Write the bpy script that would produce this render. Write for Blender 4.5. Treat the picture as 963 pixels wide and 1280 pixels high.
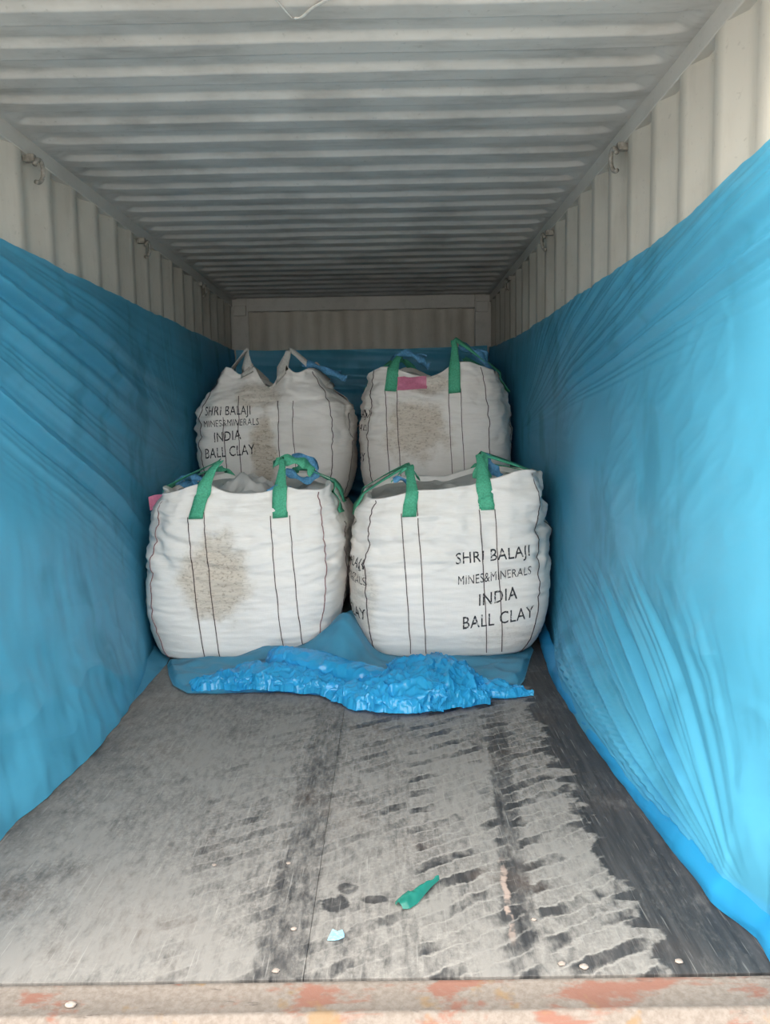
import bpy, bmesh, math, random
import numpy as np
from mathutils import Matrix, Vector

for _o in list(bpy.data.objects):
    bpy.data.objects.remove(_o, do_unlink=True)
scene = bpy.context.scene
COL = scene.collection
random.seed(7)

# ------------------------------------------------------------------ camera
def add_camera():
    cd = bpy.data.cameras.new('camera')
    ob = bpy.data.objects.new('camera', cd)
    COL.objects.link(ob)
    yaw, pitch, roll = -0.00566, -0.10865, -0.01789
    f = Vector((math.sin(yaw) * math.cos(pitch), math.cos(yaw) * math.cos(pitch), math.sin(pitch)))
    r = Vector((math.cos(yaw), -math.sin(yaw), 0))
    u = r.cross(f)
    r2 = r * math.cos(roll) + u * math.sin(roll)
    u2 = u * math.cos(roll) - r * math.sin(roll)
    m = Matrix((r2, u2, -f)).transposed().to_4x4()
    m.translation = (0.2274, -1.7324, 1.2543)
    ob.matrix_world = m
    cd.sensor_fit = 'HORIZONTAL'
    cd.sensor_width = 36.0
    cd.lens = 36.0 * 1025.8 / 963.0
    cd.clip_start = 0.02
    scene.camera = ob
add_camera()

# ------------------------------------------------------------------ light
SKY = 1.8
world = bpy.data.worlds.new('overcast_sky')
scene.world = world
world.use_nodes = True
_bg = world.node_tree.nodes['Background']
_bg.inputs[0].default_value = (1.0, 0.985, 0.965, 1)
_bg.inputs[1].default_value = SKY

_sd = bpy.data.lights.new('hazy_sun_offscreen', 'SUN')
_sd.energy = 2.3
_sd.angle = math.radians(70)
_sd.color = (1.0, 0.91, 0.78)
_so = bpy.data.objects.new('hazy_sun_offscreen', _sd)
COL.objects.link(_so)
_dir = Vector((0.80, 0.16, -0.62)).normalized()          # the way the light travels
_so.rotation_euler = _dir.to_track_quat('-Z', 'Y').to_euler()

vs = scene.view_settings
vs.view_transform = 'Standard'
vs.look = 'None'
vs.exposure = 1.48
vs.gamma = 1.0
vs.use_curve_mapping = False

# ------------------------------------------------------------------ helpers: objects
def tag(o, label=None, category=None, group=None, kind=None):
    if label: o['label'] = label
    if category: o['category'] = category
    if group: o['group'] = group
    if kind: o['kind'] = kind
    return o

def empty(name, loc):
    o = bpy.data.objects.new(name, None)
    o.empty_display_size = 0.1
    COL.objects.link(o)
    o.location = loc
    return o

def link_mesh(name, me, mat, parent=None, smooth=True):
    if mat is not None: me.materials.append(mat)
    if smooth:
        me.polygons.foreach_set('use_smooth', [True] * len(me.polygons))
    me.update()
    o = bpy.data.objects.new(name, me)
    COL.objects.link(o)
    if parent is not None:
        o.parent = parent
        o.matrix_parent_inverse = Matrix.Translation(parent.location).inverted()
    return o

def mesh_obj(name, verts, faces, mat, parent=None, smooth=True):
    me = bpy.data.meshes.new(name)
    me.from_pydata([tuple(v) for v in verts], [], faces)
    return link_mesh(name, me, mat, parent, smooth)

def grid_faces(n, m, wrap=False):
    i = np.arange(n - 1)[:, None]
    j = np.arange(m if wrap else m - 1)[None, :]
    j2 = (j + 1) % m
    a = i * m + j; b = i * m + j2; c = (i + 1) * m + j2; d = (i + 1) * m + j
    return np.stack([a, b, c, d], -1).reshape(-1, 4)

def quads_mesh(name, V, F):
    me = bpy.data.meshes.new(name)
    V = np.ascontiguousarray(V.reshape(-1, 3), dtype=np.float32)
    F = np.ascontiguousarray(F, dtype=np.int32)
    me.vertices.add(len(V)); me.vertices.foreach_set('co', V.ravel())
    me.loops.add(F.size); me.loops.foreach_set('vertex_index', F.ravel())
    me.polygons.add(len(F)); me.polygons.foreach_set('loop_start', np.arange(len(F), dtype=np.int32) * 4)
    me.update(calc_edges=True)
    me.validate()
    return me

def grid_obj(name, V, mat, parent=None, wrap=False, smooth=True, flip=False):
    n, m = V.shape[:2]
    F = grid_faces(n, m, wrap)
    if flip: F = F[:, ::-1]
    return link_mesh(name, quads_mesh(name, V, F), mat, parent, smooth)

def box_data(x0, x1, y0, y1, z0, z1, b=0.0):
    bm = bmesh.new()
    bmesh.ops.create_cube(bm, size=1.0)
    for v in bm.verts:
        v.co = Vector(((x0 + x1) / 2 + v.co.x * (x1 - x0), (y0 + y1) / 2 + v.co.y * (y1 - y0), (z0 + z1) / 2 + v.co.z * (z1 - z0)))
    if b > 0:
        bmesh.ops.bevel(bm, geom=list(bm.edges), offset=b, segments=2, affect='EDGES', profile=0.5)
    me = bpy.data.meshes.new('box')
    bm.to_mesh(me); bm.free()
    return me

def box_obj(name, x0, x1, y0, y1, z0, z1, mat, parent=None, b=0.0):
    me = box_data(x0, x1, y0, y1, z0, z1, b)
    me.name = name
    return link_mesh(name, me, mat, parent, smooth=False)

def tube_obj(name, pts, rad, mat, parent=None, sides=8):
    pts = [Vector(p) for p in pts]
    n = len(pts)
    V = np.zeros((n, sides, 3))
    ref = Vector((0, 0, 1))
    for i, p in enumerate(pts):
        t = (pts[min(i + 1, n - 1)] - pts[max(i - 1, 0)]).normalized()
        if abs(t.dot(ref)) > 0.95: ref = Vector((1, 0, 0))
        a = t.cross(ref).normalized(); b = t.cross(a).normalized()
        for k in range(sides):
            an = 2 * math.pi * k / sides
            V[i, k] = p + (a * math.cos(an) + b * math.sin(an)) * rad
    F = grid_faces(n, sides, True).tolist()
    F.append(list(range(sides))[::-1]); F.append([(n - 1) * sides + k for k in range(sides)])
    return mesh_obj(name, V.reshape(-1, 3), F, mat, parent)

def ribbon_data(pts, wid, thick=0.003):
    """pts: list of points, wid: list of width vectors (full width)."""
    P = np.array([tuple(p) for p in pts]); Wd = np.array([tuple(w) for w in wid])
    T = np.gradient(P, axis=0)
    Nn = np.cross(T, Wd); Nn /= (np.linalg.norm(Nn, axis=1, keepdims=True) + 1e-9)
    h = Wd / 2; t = Nn * thick / 2
    V = np.stack([P - h - t, P - h / 3 - t * 0.7, P + h / 3 - t * 0.7, P + h - t, P + h + t, P - h + t], 1)
    F = grid_faces(len(P), 6, True).tolist()
    F.append([0, 1, 2, 3, 4, 5]); k = (len(P) - 1) * 6
    F.append([k + 5, k + 4, k + 3, k + 2, k + 1, k])
    return V.reshape(-1, 3), F

def catmull(pts, n):
    pts = [np.array(p, float) for p in pts]
    P = [2 * pts[0] - pts[1]] + pts + [2 * pts[-1] - pts[-2]]
    out = []
    for i in range(1, len(P) - 2):
        for k in range(n):
            t = k / n
            a, b, c, d = P[i - 1], P[i], P[i + 1], P[i + 2]
            out.append(0.5 * ((2 * b) + (c - a) * t + (2 * a - 5 * b + 4 * c - d) * t * t + (3 * b - a - 3 * c + d) * t ** 3))
    out.append(pts[-1])
    return np.array(out)

# ------------------------------------------------------------------ helpers: noise
_rng = np.random.default_rng(11)
_perm = np.concatenate([_rng.permutation(256)] * 3)
_grad = _rng.normal(size=(256, 3)); _grad /= np.linalg.norm(_grad, axis=1, keepdims=True)

def perlin(x, y, z):
    x, y, z = np.broadcast_arrays(np.asarray(x, float), np.asarray(y, float), np.asarray(z, float))
    xi, yi, zi = np.floor(x).astype(int), np.floor(y).astype(int), np.floor(z).astype(int)
    xf, yf, zf = x - xi, y - yi, z - zi
    xi &= 255; yi &= 255; zi &= 255
    fade = lambda t: t * t * t * (t * (t * 6 - 15) + 10)
    u, v, w = fade(xf), fade(yf), fade(zf)
    def g(i, j, k):
        h = _perm[_perm[_perm[xi + i] + yi + j] + zi + k]
        gr = _grad[h]
        return gr[..., 0] * (xf - i) + gr[..., 1] * (yf - j) + gr[..., 2] * (zf - k)
    l = lambda a, b, t: a + t * (b - a)
    return 1.6 * l(l(l(g(0, 0, 0), g(1, 0, 0), u), l(g(0, 1, 0), g(1, 1, 0), u), v),
                   l(l(g(0, 0, 1), g(1, 0, 1), u), l(g(0, 1, 1), g(1, 1, 1), u), v), w)

def fbm(x, y, z, oct=3, gain=0.5):
    s = 0; a = 1.0
    for k in range(oct):
        s = s + a * perlin(np.asarray(x) * 2 ** k + 13.7 * k, np.asarray(y) * 2 ** k + 5.1 * k, np.asarray(z) * 2 ** k)
        a *= gain
    return s

def ridged(x, y, z, oct=3):
    s = 0; a = 1.0
    for k in range(oct):
        s = s + a * (1 - 2 * np.abs(perlin(np.asarray(x) * 2 ** k + 7.3 * k, np.asarray(y) * 2 ** k, np.asarray(z) * 2 ** k + 3.3 * k)))
        a *= 0.5
    return s

def sstep(a, b, x):
    t = np.clip((np.asarray(x, float) - a) / (b - a), 0, 1)
    return t * t * (3 - 2 * t)

# ------------------------------------------------------------------ helpers: node materials
class NT:
    def __init__(self, name):
        self.mat = bpy.data.materials.new(name)
        self.mat.use_nodes = True
        self.t = self.mat.node_tree
        self.t.nodes.clear()
        self.out = self.t.nodes.new('ShaderNodeOutputMaterial')
    def n(self, ty, **kw):
        nd = self.t.nodes.new(ty)
        for k, v in kw.items(): setattr(nd, k, v)
        return nd
    def put(self, sock, v):
        if isinstance(v, bpy.types.NodeSocket): self.t.links.new(v, sock)
        elif isinstance(v, (tuple, list)):
            sock.default_value = (tuple(v) + (1.0,))[:len(sock.default_value)] if len(v) < len(sock.default_value) else v
        else: sock.default_value = v
    def m(self, op, a, b=None, c=None, clamp=False):
        nd = self.n('ShaderNodeMath', operation=op, use_clamp=clamp)
        self.put(nd.inputs[0], a)
        if b is not None: self.put(nd.inputs[1], b)
        if c is not None: self.put(nd.inputs[2], c)
        return nd.outputs[0]
    def add(self, a, b): return self.m('ADD', a, b)
    def sub(self, a, b): return self.m('SUBTRACT', a, b)
    def mul(self, a, b): return self.m('MULTIPLY', a, b)
    def mx(self, a, b): return self.m('MAXIMUM', a, b)
    def pos(self): return self.n('ShaderNodeNewGeometry').outputs['Position']
    def xyz(self, v):
        nd = self.n('ShaderNodeSeparateXYZ'); self.put(nd.inputs[0], v); return nd.outputs
    def comb(self, x, y, z):
        nd = self.n('ShaderNodeCombineXYZ')
        for i, v in enumerate((x, y, z)): self.put(nd.inputs[i], v)
        return nd.outputs[0]
    def mapv(self, v, scale=(1, 1, 1), rot=(0, 0, 0), loc=(0, 0, 0)):
        nd = self.n('ShaderNodeMapping'); self.put(nd.inputs[0], v)
        nd.inputs['Location'].default_value = loc; nd.inputs['Rotation'].default_value = rot; nd.inputs['Scale'].default_value = scale
        return nd.outputs[0]
    def noise(self, v, scale=5.0, detail=3.0, rough=0.5, dist=0.0):
        nd = self.n('ShaderNodeTexNoise'); self.put(nd.inputs['Vector'], v)
        nd.inputs['Scale'].default_value = scale; nd.inputs['Detail'].default_value = detail
        nd.inputs['Roughness'].default_value = rough; nd.inputs['Distortion'].default_value = dist
        return nd.outputs[0]
    def rng(self, v, a, b, c=0.0, d=1.0, smooth=True):
        nd = self.n('ShaderNodeMapRange', interpolation_type='SMOOTHSTEP' if smooth else 'LINEAR')
        self.put(nd.inputs[0], v)
        for i, q in enumerate((a, b, c, d)): self.put(nd.inputs[i + 1], q)
        return nd.outputs[0]
    def mix(self, f, a, b, blend='MIX'):
        nd = self.n('ShaderNodeMix', data_type='RGBA', blend_type=blend)
        self.put(nd.inputs[0], f); self.put(nd.inputs[6], a); self.put(nd.inputs[7], b)
        return nd.outputs[2]
    def bump(self, h, strength=0.3, dist=0.01):
        nd = self.n('ShaderNodeBump'); self.put(nd.inputs['Height'], h)
        nd.inputs['Strength'].default_value = strength; nd.inputs['Distance'].default_value = dist
        return nd.outputs[0]
    def bsdf(self, color, rough=0.6, spec=0.3, metal=0.0, normal=None):
        nd = self.n('ShaderNodeBsdfPrincipled')
        self.put(nd.inputs['Base Color'], color); self.put(nd.inputs['Roughness'], rough)
        self.put(nd.inputs['Specular IOR Level'], spec); self.put(nd.inputs['Metallic'], metal)
        if normal is not None: self.put(nd.inputs['Normal'], normal)
        return nd.outputs[0]
    def mixs(self, f, a, b):
        nd = self.n('ShaderNodeMixShader'); self.put(nd.inputs[0], f); self.put(nd.inputs[1], a); self.put(nd.inputs[2], b)
        return nd.outputs[0]
    def done(self, sh):
        self.t.links.new(sh, self.out.inputs[0]); return self.mat

def mat_paint(name, c1, c2, rough=0.55, streak=(3, 3, 0.6), dirt=0.5):
    t = NT(name); p = t.pos()
    n1 = t.noise(p, 2.2, 5, 0.6)
    n2 = t.noise(t.mapv(p, streak), 4.0, 5, 0.65)
    n3 = t.noise(p, 45, 3, 0.6)
    f = t.m('MULTIPLY', t.add(t.rng(n1, 0.4, 0.7), t.rng(n2, 0.45, 0.75)), dirt, clamp=True)
    col = t.mix(f, c1, c2)
    col = t.mix(t.mul(t.rng(n3, 0.62, 0.75), 0.35), col, tuple(q * 0.7 for q in c2))
    return t.done(t.bsdf(col, rough, 0.3, normal=t.bump(t.add(n1, t.mul(n3, 0.05)), 0.15, 0.01)))

def mat_film(name, col, trans=0.12, translucent=0.45, rough=0.3, spec=0.5, bump=0.0):
    t = NT(name); p = t.pos()
    n1 = t.noise(p, 1.7, 3, 0.5)
    c = t.mix(t.rng(n1, 0.35, 0.7), col, tuple(min(1, q * 1.12 + 0.01) for q in col))
    nrm = t.bump(t.noise(t.mapv(p, (1, 1, 1.6)), 38, 3, 0.55), bump, 0.004) if bump > 0 else None
    s = t.bsdf(c, rough, spec, normal=nrm)
    tl = t.n('ShaderNodeBsdfTranslucent'); t.put(tl.inputs[0], c)
    tr = t.n('ShaderNodeBsdfTransparent'); t.put(tr.inputs[0], tuple(min(1, 0.25 + q * 0.95) for q in col))
    s = t.mixs(translucent, s, tl.outputs[0])
    cling = t.rng(t.noise(t.mapv(p, (1, 1.2, 0.8), loc=(4, 2, 0)), 2.3, 3, 0.55), 0.52, 0.68, trans, trans + 0.22)
    s = t.mixs(cling, s, tr.outputs[0])
    return t.done(s)

def mat_plain(name, col, rough=0.6, spec=0.3, var=0.15, scale=40, metal=0.0):
    t = NT(name); p = t.pos()
    n1 = t.noise(p, scale, 3, 0.6)
    c = t.mix(t.rng(n1, 0.3, 0.7), tuple(q * (1 - var) for q in col), tuple(min(1, q * (1 + var)) for q in col))
    return t.done(t.bsdf(c, rough, spec, metal, t.bump(n1, 0.25, 0.002)))

def mat_fabric(name, stains=(), base=(0.82, 0.785, 0.74), grime=0.25):
    """woven polypropylene; stains = list of (centre, radii, strength)"""
    t = NT(name); p = t.pos()
    x = t.xyz(p)
    n1 = t.noise(p, 2.6, 4, 0.55)
    n2 = t.noise(t.mapv(p, (9, 9, 60)), 3.0, 3, 0.6)
    n3 = t.noise(t.mapv(p, (60, 60, 9)), 3.0, 3, 0.6)
    col = t.mix(t.mul(t.rng(n1, 0.45, 0.75), grime), base, (0.50, 0.46, 0.39))
    col = t.mix(t.mul(t.rng(n2, 0.4, 0.7), 0.10), col, (0.52, 0.50, 0.46))
    for c, r, s in stains:
        d = t.n('ShaderNodeVectorMath', operation='SUBTRACT'); t.put(d.inputs[0], p); d.inputs[1].default_value = c
        d2 = t.n('ShaderNodeVectorMath', operation='DIVIDE'); t.put(d2.inputs[0], d.outputs[0]); d2.inputs[1].default_value = r
        ln = t.n('ShaderNodeVectorMath', operation='LENGTH'); t.put(ln.inputs[0], d2.outputs[0])
        wob = t.add(ln.outputs['Value'], t.mul(t.sub(t.noise(p, 6, 4, 0.6), 0.5), 1.3))
        body = t.rng(wob, 0.55, 1.1, 1.0, 0.0)
        speck = t.rng(t.noise(t.mapv(p, (1, 1, 1.3)), 55, 3, 0.6), 0.52, 0.66)
        lines = t.rng(n2, 0.5, 0.62)
        col = t.mix(t.m('MULTIPLY', body, 0.75 * s, clamp=True), col, (0.50, 0.41, 0.30))
        f = t.mul(body, t.mx(speck, t.mul(lines, 0.5)))
        col = t.mix(t.m('MULTIPLY', f, 0.6 * s, clamp=True), col, (0.17, 0.13, 0.09))
    h = t.add(t.mul(n2, 0.7), t.mul(n3, 0.5))
    return t.done(t.bsdf(col, 0.72, 0.22, normal=t.bump(h, 0.28, 0.004)))

def mat_ink(name):
    t = NT(name); p = t.pos()
    n = t.noise(t.mapv(p, (60, 60, 60)), 1.0, 3, 0.6)
    s = t.bsdf((0.045, 0.045, 0.05), 0.8, 0.1)
    tr = t.n('ShaderNodeBsdfTransparent')
    return t.done(t.mixs(t.rng(n, 0.56, 0.66, 0.12, 0.8), s, tr.outputs[0]))

def mat_floor():
    t = NT('dusty_plywood'); p = t.pos(); X, Y, Z = t.xyz(p)
    # plywood, worn almost black
    grain = t.noise(t.mapv(p, (26, 1.6, 1)), 2.0, 5, 0.6, 0.4)
    wood = t.mix(t.rng(grain, 0.3, 0.72), (0.030, 0.031, 0.033), (0.068, 0.066, 0.066))
    wood = t.mix(t.mul(t.rng(t.noise(p, 1.9, 4, 0.6), 0.5, 0.68), t.rng(X, 0.75, 0.4, 0.2, 0.75)), wood, (0.105, 0.072, 0.054))
    # clay dust: swept streaks, blotches and tread prints
    wob = t.sub(t.noise(p, 3.2, 5, 0.6), 0.5)
    wobf = t.sub(t.noise(p, 17, 3, 0.6), 0.5)
    st1 = t.noise(t.mapv(p, (20, 6.5, 1), rot=(0, 0, math.radians(-24))), 2.2, 5, 0.7, 0.3)
    st2 = t.noise(t.mapv(p, (26, 7, 1), rot=(0, 0, math.radians(8))), 2.0, 5, 0.7, 0.3)
    blot = t.noise(t.mapv(p, (1.3, 1.0, 1)), 2.6, 6, 0.68, 0.6)
    dust = t.add(0.62, t.mul(t.sub(st1, 0.5), 1.25))
    dust = t.add(dust, t.mul(t.sub(st2, 0.5), 0.8))
    dust = t.add(dust, t.mul(t.sub(blot, 0.5), 1.5))
    dust = t.add(dust, t.mul(t.sub(t.noise(p, 24, 5, 0.7, 0.4), 0.5), 0.5))
    # forklift tread: two lanes of slanted lugs
    def lane(xc, half, slope, period, k):
        xx = t.sub(X, xc)
        d = t.m('ABSOLUTE', xx)
        lane_m = t.rng(t.add(d, t.mul(wobf, 0.03)), half * 0.82, half, 1.0, 0.0)
        ph = t.add(t.mul(xx, -slope), t.add(Y, t.add(t.mul(wobf, 0.05), t.mul(wob, 0.10))))
        fr = t.m('FRACT', t.m('DIVIDE', t.add(ph, 20.0), period))
        tri = t.m('ABSOLUTE', t.sub(fr, 0.5))
        lug = t.rng(tri, 0.27, 0.36)
        edge = t.mul(t.rng(tri, 0.20, 0.26), t.rng(tri, 0.26, 0.31, 1.0, 0.0))
        keep = t.rng(t.noise(t.mapv(p, (1.5, 1, 1), loc=(k, 0, 0)), 3.6, 4, 0.6), 0.44, 0.62)
        return t.mul(lug, t.mul(lane_m, keep)), t.mul(edge, lane_m)
    l1, e1 = lane(0.42, 0.15, 0.62, 0.118, 0.0)
    l2, e2 = lane(0.71, 0.13, 0.55, 0.118, 4.0)
    l3, e3 = lane(0.13, 0.15, 0.62, 0.118, 9.0)
    l4, e4 = lane(-0.23, 0.16, 0.62, 0.118, 15.0)
    lug = t.add(t.add(l1, l2), t.add(t.mul(l3, 0.55), t.mul(l4, 0.35)))
    edges = t.add(t.add(e1, e2), t.mul(t.add(e3, e4), 0.4))
    dust = t.sub(dust, t.mul(lug, 0.62))
    dust = t.add(dust, t.mul(edges, 0.36))
    # long worn bands where the boards show
    def band(xc, slope, half, s):
        d = t.m('ABSOLUTE', t.sub(X, t.add(xc, t.mul(Y, slope))))
        return t.mul(t.rng(t.add(d, t.mul(wobf, 0.05)), half * 0.5, half, 1.0, 0.0), s)
    worn = t.add(band(0.515, 0.09, 0.05, 0.55), band(-0.05, 0.01, 0.085, 0.38))
    worn = t.mul(worn, t.rng(t.noise(t.mapv(p, (4, 2, 1)), 3.0, 4, 0.6), 0.3, 0.62, 0.35, 1.0))
    worn = t.mul(worn, t.rng(Y, 1.1, 2.0, 1.0, 0.35))
    dust = t.sub(dust, worn)
    # clean strip along one wall, its edge cut by the tread blocks
    saw = t.m('FRACT', t.m('DIVIDE', t.add(t.add(Y, 20.0), t.mul(wobf, 0.03)), 0.118))
    lim = t.add(t.add(0.80, t.mul(t.rng(saw, 0.25, 0.6), t.mul(t.rng(t.noise(p, 5.0, 3, 0.6), 0.35, 0.65), 0.07))), t.add(t.mul(wob, 0.16), t.mul(wobf, 0.10)))
    clean = t.rng(t.sub(X, lim), 0.0, 0.035)
    dust = t.sub(dust, t.mul(clean, t.add(0.60, t.mul(st2, 0.25))))
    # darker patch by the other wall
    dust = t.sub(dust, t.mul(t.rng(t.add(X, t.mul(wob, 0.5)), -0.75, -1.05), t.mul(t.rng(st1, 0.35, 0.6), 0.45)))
    # two wet-looking scuffs
    def scuff(cx, cy, rx, ry, a):
        v = t.mapv(p, (1 / rx, 1 / ry, 0), loc=(-cx / rx, -cy / ry, 0))
        ln = t.n('ShaderNodeVectorMath', operation='LENGTH'); t.put(ln.inputs[0], v)
        return t.mul(t.rng(t.add(ln.outputs['Value'], t.mul(wobf, 1.6)), 0.6, 0.95, 1.0, 0.0), a)
    sc = t.add(t.add(scuff(0.065, 0.30, 0.045, 0.05, 1.0), scuff(0.10, 0.37, 0.035, 0.03, 0.8)), scuff(0.165, 0.315, 0.045, 0.022, 0.9))
    dust = t.sub(dust, t.mul(sc, 0.6))
    cov = t.rng(t.add(dust, 0.02), -0.08, 0.92)
    fine = t.noise(p, 90, 3, 0.7)
    dcol = t.mix(t.rng(fine, 0.3, 0.7), (0.235, 0.219, 0.20), (0.325, 0.306, 0.28))
    dcol = t.mix(t.rng(blot, 0.4, 0.65), dcol, (0.25, 0.236, 0.218))
    col = t.mix(t.mul(cov, 0.92), wood, dcol)
    # scratches down to raw wood and white scuffs
    scr = t.noise(t.mapv(p, (75, 2.2, 1), rot=(0, 0, math.radians(-17))), 2.0, 2, 0.5)
    col = t.mix(t.mul(t.rng(scr, 0.65, 0.73), 0.28), col, (0.42, 0.40, 0.37))
    scr2 = t.noise(t.mapv(p, (60, 3.2, 1), rot=(0, 0, math.radians(31))), 2.0, 2, 0.5)
    col = t.mix(t.mul(t.rng(scr2, 0.66, 0.73), 0.25), col, (0.40, 0.38, 0.35))
    # pale splinter mark
    sp = t.m('ABSOLUTE', t.sub(X, t.add(t.add(0.50, t.mul(Y, 0.06)), t.mul(wobf, 0.03))))
    spm = t.mul(t.rng(sp, 0.004, 0.011, 1.0, 0.0), t.mul(t.rng(Y, 0.10, 0.2), t.rng(Y, 0.40, 0.55, 1.0, 0.0)))
    col = t.mix(t.mul(spm, t.rng(t.noise(p, 30, 2, 0.5), 0.35, 0.55)), col, (0.37, 0.285, 0.24))
    rough = t.rng(cov, 0.0, 1.0, 0.55, 0.92)
    hgt = t.add(t.mul(dust, 0.4), t.mul(fine, 0.1))
    return t.done(t.bsdf(col, rough, 0.3, normal=t.bump(hgt, 0.35, 0.006)))

def mat_sill():
    t = NT('rusty_sill'); p = t.pos(); X, Y, Z = t.xyz(p)
    n1 = t.noise(t.mapv(p, (1, 2.5, 1)), 4.2, 5, 0.65, 0.3)
    n2 = t.noise(t.mapv(p, (2, 9, 1), loc=(3, 0, 0)), 4.0, 5, 0.7)
    n3 = t.noise(p, 60, 3, 0.7)
    col = t.mix(t.rng(n3, 0.3, 0.7), (0.16, 0.133, 0.112), (0.215, 0.185, 0.16))
    col = t.mix(t.mul(t.rng(n1, 0.52, 0.62), 0.85), col, (0.20, 0.088, 0.062))
    col = t.mix(t.mul(t.rng(t.noise(t.mapv(p, (1, 1, 1), loc=(7, 1, 0)), 6, 4, 0.6), 0.58, 0.66), 0.7), col, (0.22, 0.137, 0.065))
    col = t.mix(t.mul(t.rng(n2, 0.6, 0.72), 0.8), col, (0.07, 0.055, 0.05))
    return t.done(t.bsdf(col, 0.8, 0.25, normal=t.bump(t.add(n1, n3), 0.3, 0.004)))

M = {}
M['wall'] = mat_paint('cream_wall_paint', (0.55, 0.52, 0.455), (0.38, 0.35, 0.295), dirt=0.42)
M['roof'] = mat_paint('dirty_roof_paint', (0.50, 0.50, 0.485), (0.31, 0.305, 0.29), streak=(0.8, 3.0, 1), dirt=0.62)
M['rail'] = mat_paint('rail_paint', (0.52, 0.51, 0.475), (0.38, 0.37, 0.335), streak=(3, .6, 3), dirt=0.4)
M['floor'] = mat_floor()
M['sill'] = mat_sill()
M['film'] = mat_film('blue_polythene', (0.10, 0.46, 0.68), 0.12, 0.35, 0.40, 0.6, 0.06)
M['hem'] = mat_film('blue_polythene_doubled', (0.022, 0.31, 0.60), 0.02, 0.30, 0.40, 0.5)
M['flat_film'] = mat_film('dusty_blue_polythene', (0.10, 0.42, 0.63), 0.22, 0.30, 0.34, 0.5, 0.05)
M['crumple'] = mat_film('crumpled_blue_polythene', (0.045, 0.50, 0.84), 0.10, 0.42, 0.17, 0.9)
M['green'] = mat_plain('green_webbing', (0.085, 0.40, 0.245), 0.65, 0.25, 0.18, 120)
M['tie'] = mat_plain('blue_tie_tape', (0.09, 0.27, 0.46), 0.6, 0.3, 0.25, 90)
M['white_strap'] = mat_plain('white_webbing', (0.55, 0.53, 0.49), 0.7, 0.2, 0.12, 120)
M['stitch'] = mat_plain('dark_stitching', (0.10, 0.075, 0.075), 0.9, 0.1, 0.3, 150)
M['stitch_red'] = mat_plain('reddish_stitching', (0.28, 0.15, 0.15), 0.9, 0.1, 0.3, 150)
M['pink'] = mat_plain('pink_document_pouch', (0.62, 0.20, 0.31), 0.4, 0.4, 0.08, 60)
M['ink'] = mat_ink('stencil_ink')
M['liner'] = mat_film('clear_liner_film', (0.70, 0.69, 0.66), 0.08, 0.25, 0.28, 0.6)
M['ring'] = mat_plain('painted_ring_steel', (0.26, 0.245, 0.215), 0.55, 0.4, 0.3, 60)
M['clay'] = mat_plain('dry_clay', (0.32, 0.27, 0.235), 0.95, 0.1, 0.15, 120)
M['clay_white'] = mat_plain('old_sealant', (0.62, 0.61, 0.58), 0.8, 0.2, 0.1, 50)
M['ground'] = mat_plain('dusty_yard', (0.26, 0.235, 0.20), 0.95, 0.1, 0.15, 3)
M['bounce_apron'] = mat_plain('bounce_slab_concrete', (0.42, 0.39, 0.35), 0.95, 0.1, 0.12, 5)  # concrete tone of the added slab that reflects daylight inside
M['scrap_green'] = mat_film('green_plastic_scrap', (0.02, 0.22, 0.17), 0.05, 0.2, 0.25, 0.6)
M['scrap_blue'] = mat_plain('pale_blue_scrap', (0.30, 0.58, 0.74), 0.5, 0.3, 0.25, 130)

# ------------------------------------------------------------------ container shell
L = 5.87; WI = 1.165; WO = 1.201; ZR = 2.32; H = 2.385
def struct(o): return tag(o, kind='structure')

struct(box_obj('ground', -14, 14, -16, 12, -0.40, -0.19, M['ground']))
struct(box_obj('bounce_slab', -2.6, 2.6, -2.4, 7.0, -0.25, -0.168, M['bounce_apron'], b=0.01))  # unseen slab, added outside the door to bounce daylight up to the roof

# floor: plywood panels with open joints on a dark bed
fl = struct(box_obj('floor', -1.215, 1.215, -0.004, L + 0.05, -0.12, -0.024, M['ring']))
xs = [-1.205, 0.0125, 1.205]
ysp = [0.006, 1.085, 2.28, 3.475, 4.67, L]
for i in range(2):
    for j in range(5):
        dz = random.uniform(-0.0012, 0.0008)
        box_obj('floor_panel', xs[i] + 0.0006, xs[i + 1] - 0.0006, ysp[j] + 0.0006, ysp[j + 1] - 0.0006, -0.026, dz * 0.5, M['floor'], fl, 0.0006)

# door sill
sill_pts = [(-0.004, -0.018), (-0.004, -0.002), (-0.009, 0.0035), (-0.016, 0.001), (-0.092, -0.003), (-0.102, 0.003), (-0.112, 0.001), (-0.118, -0.010),
            (-0.175, -0.030), (-0.18, -0.165), (-0.06, -0.165), (-0.06, -0.018)]
nx = 60
V = np.zeros((len(sill_pts), nx, 3))
for i, (yy, zz) in enumerate(sill_pts):
    V[i, :, 0] = np.linspace(-1.225, 1.225, nx)
    V[i, :, 1] = yy + 0.0015 * perlin(V[i, :, 0] * 3, i * 0.7, 2.0)
    V[i, :, 2] = zz + 0.0012 * perlin(V[i, :, 0] * 4, i * 0.9, 7.0)
struct(grid_obj('trim_1', V, M['sill'], smooth=False))

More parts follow.
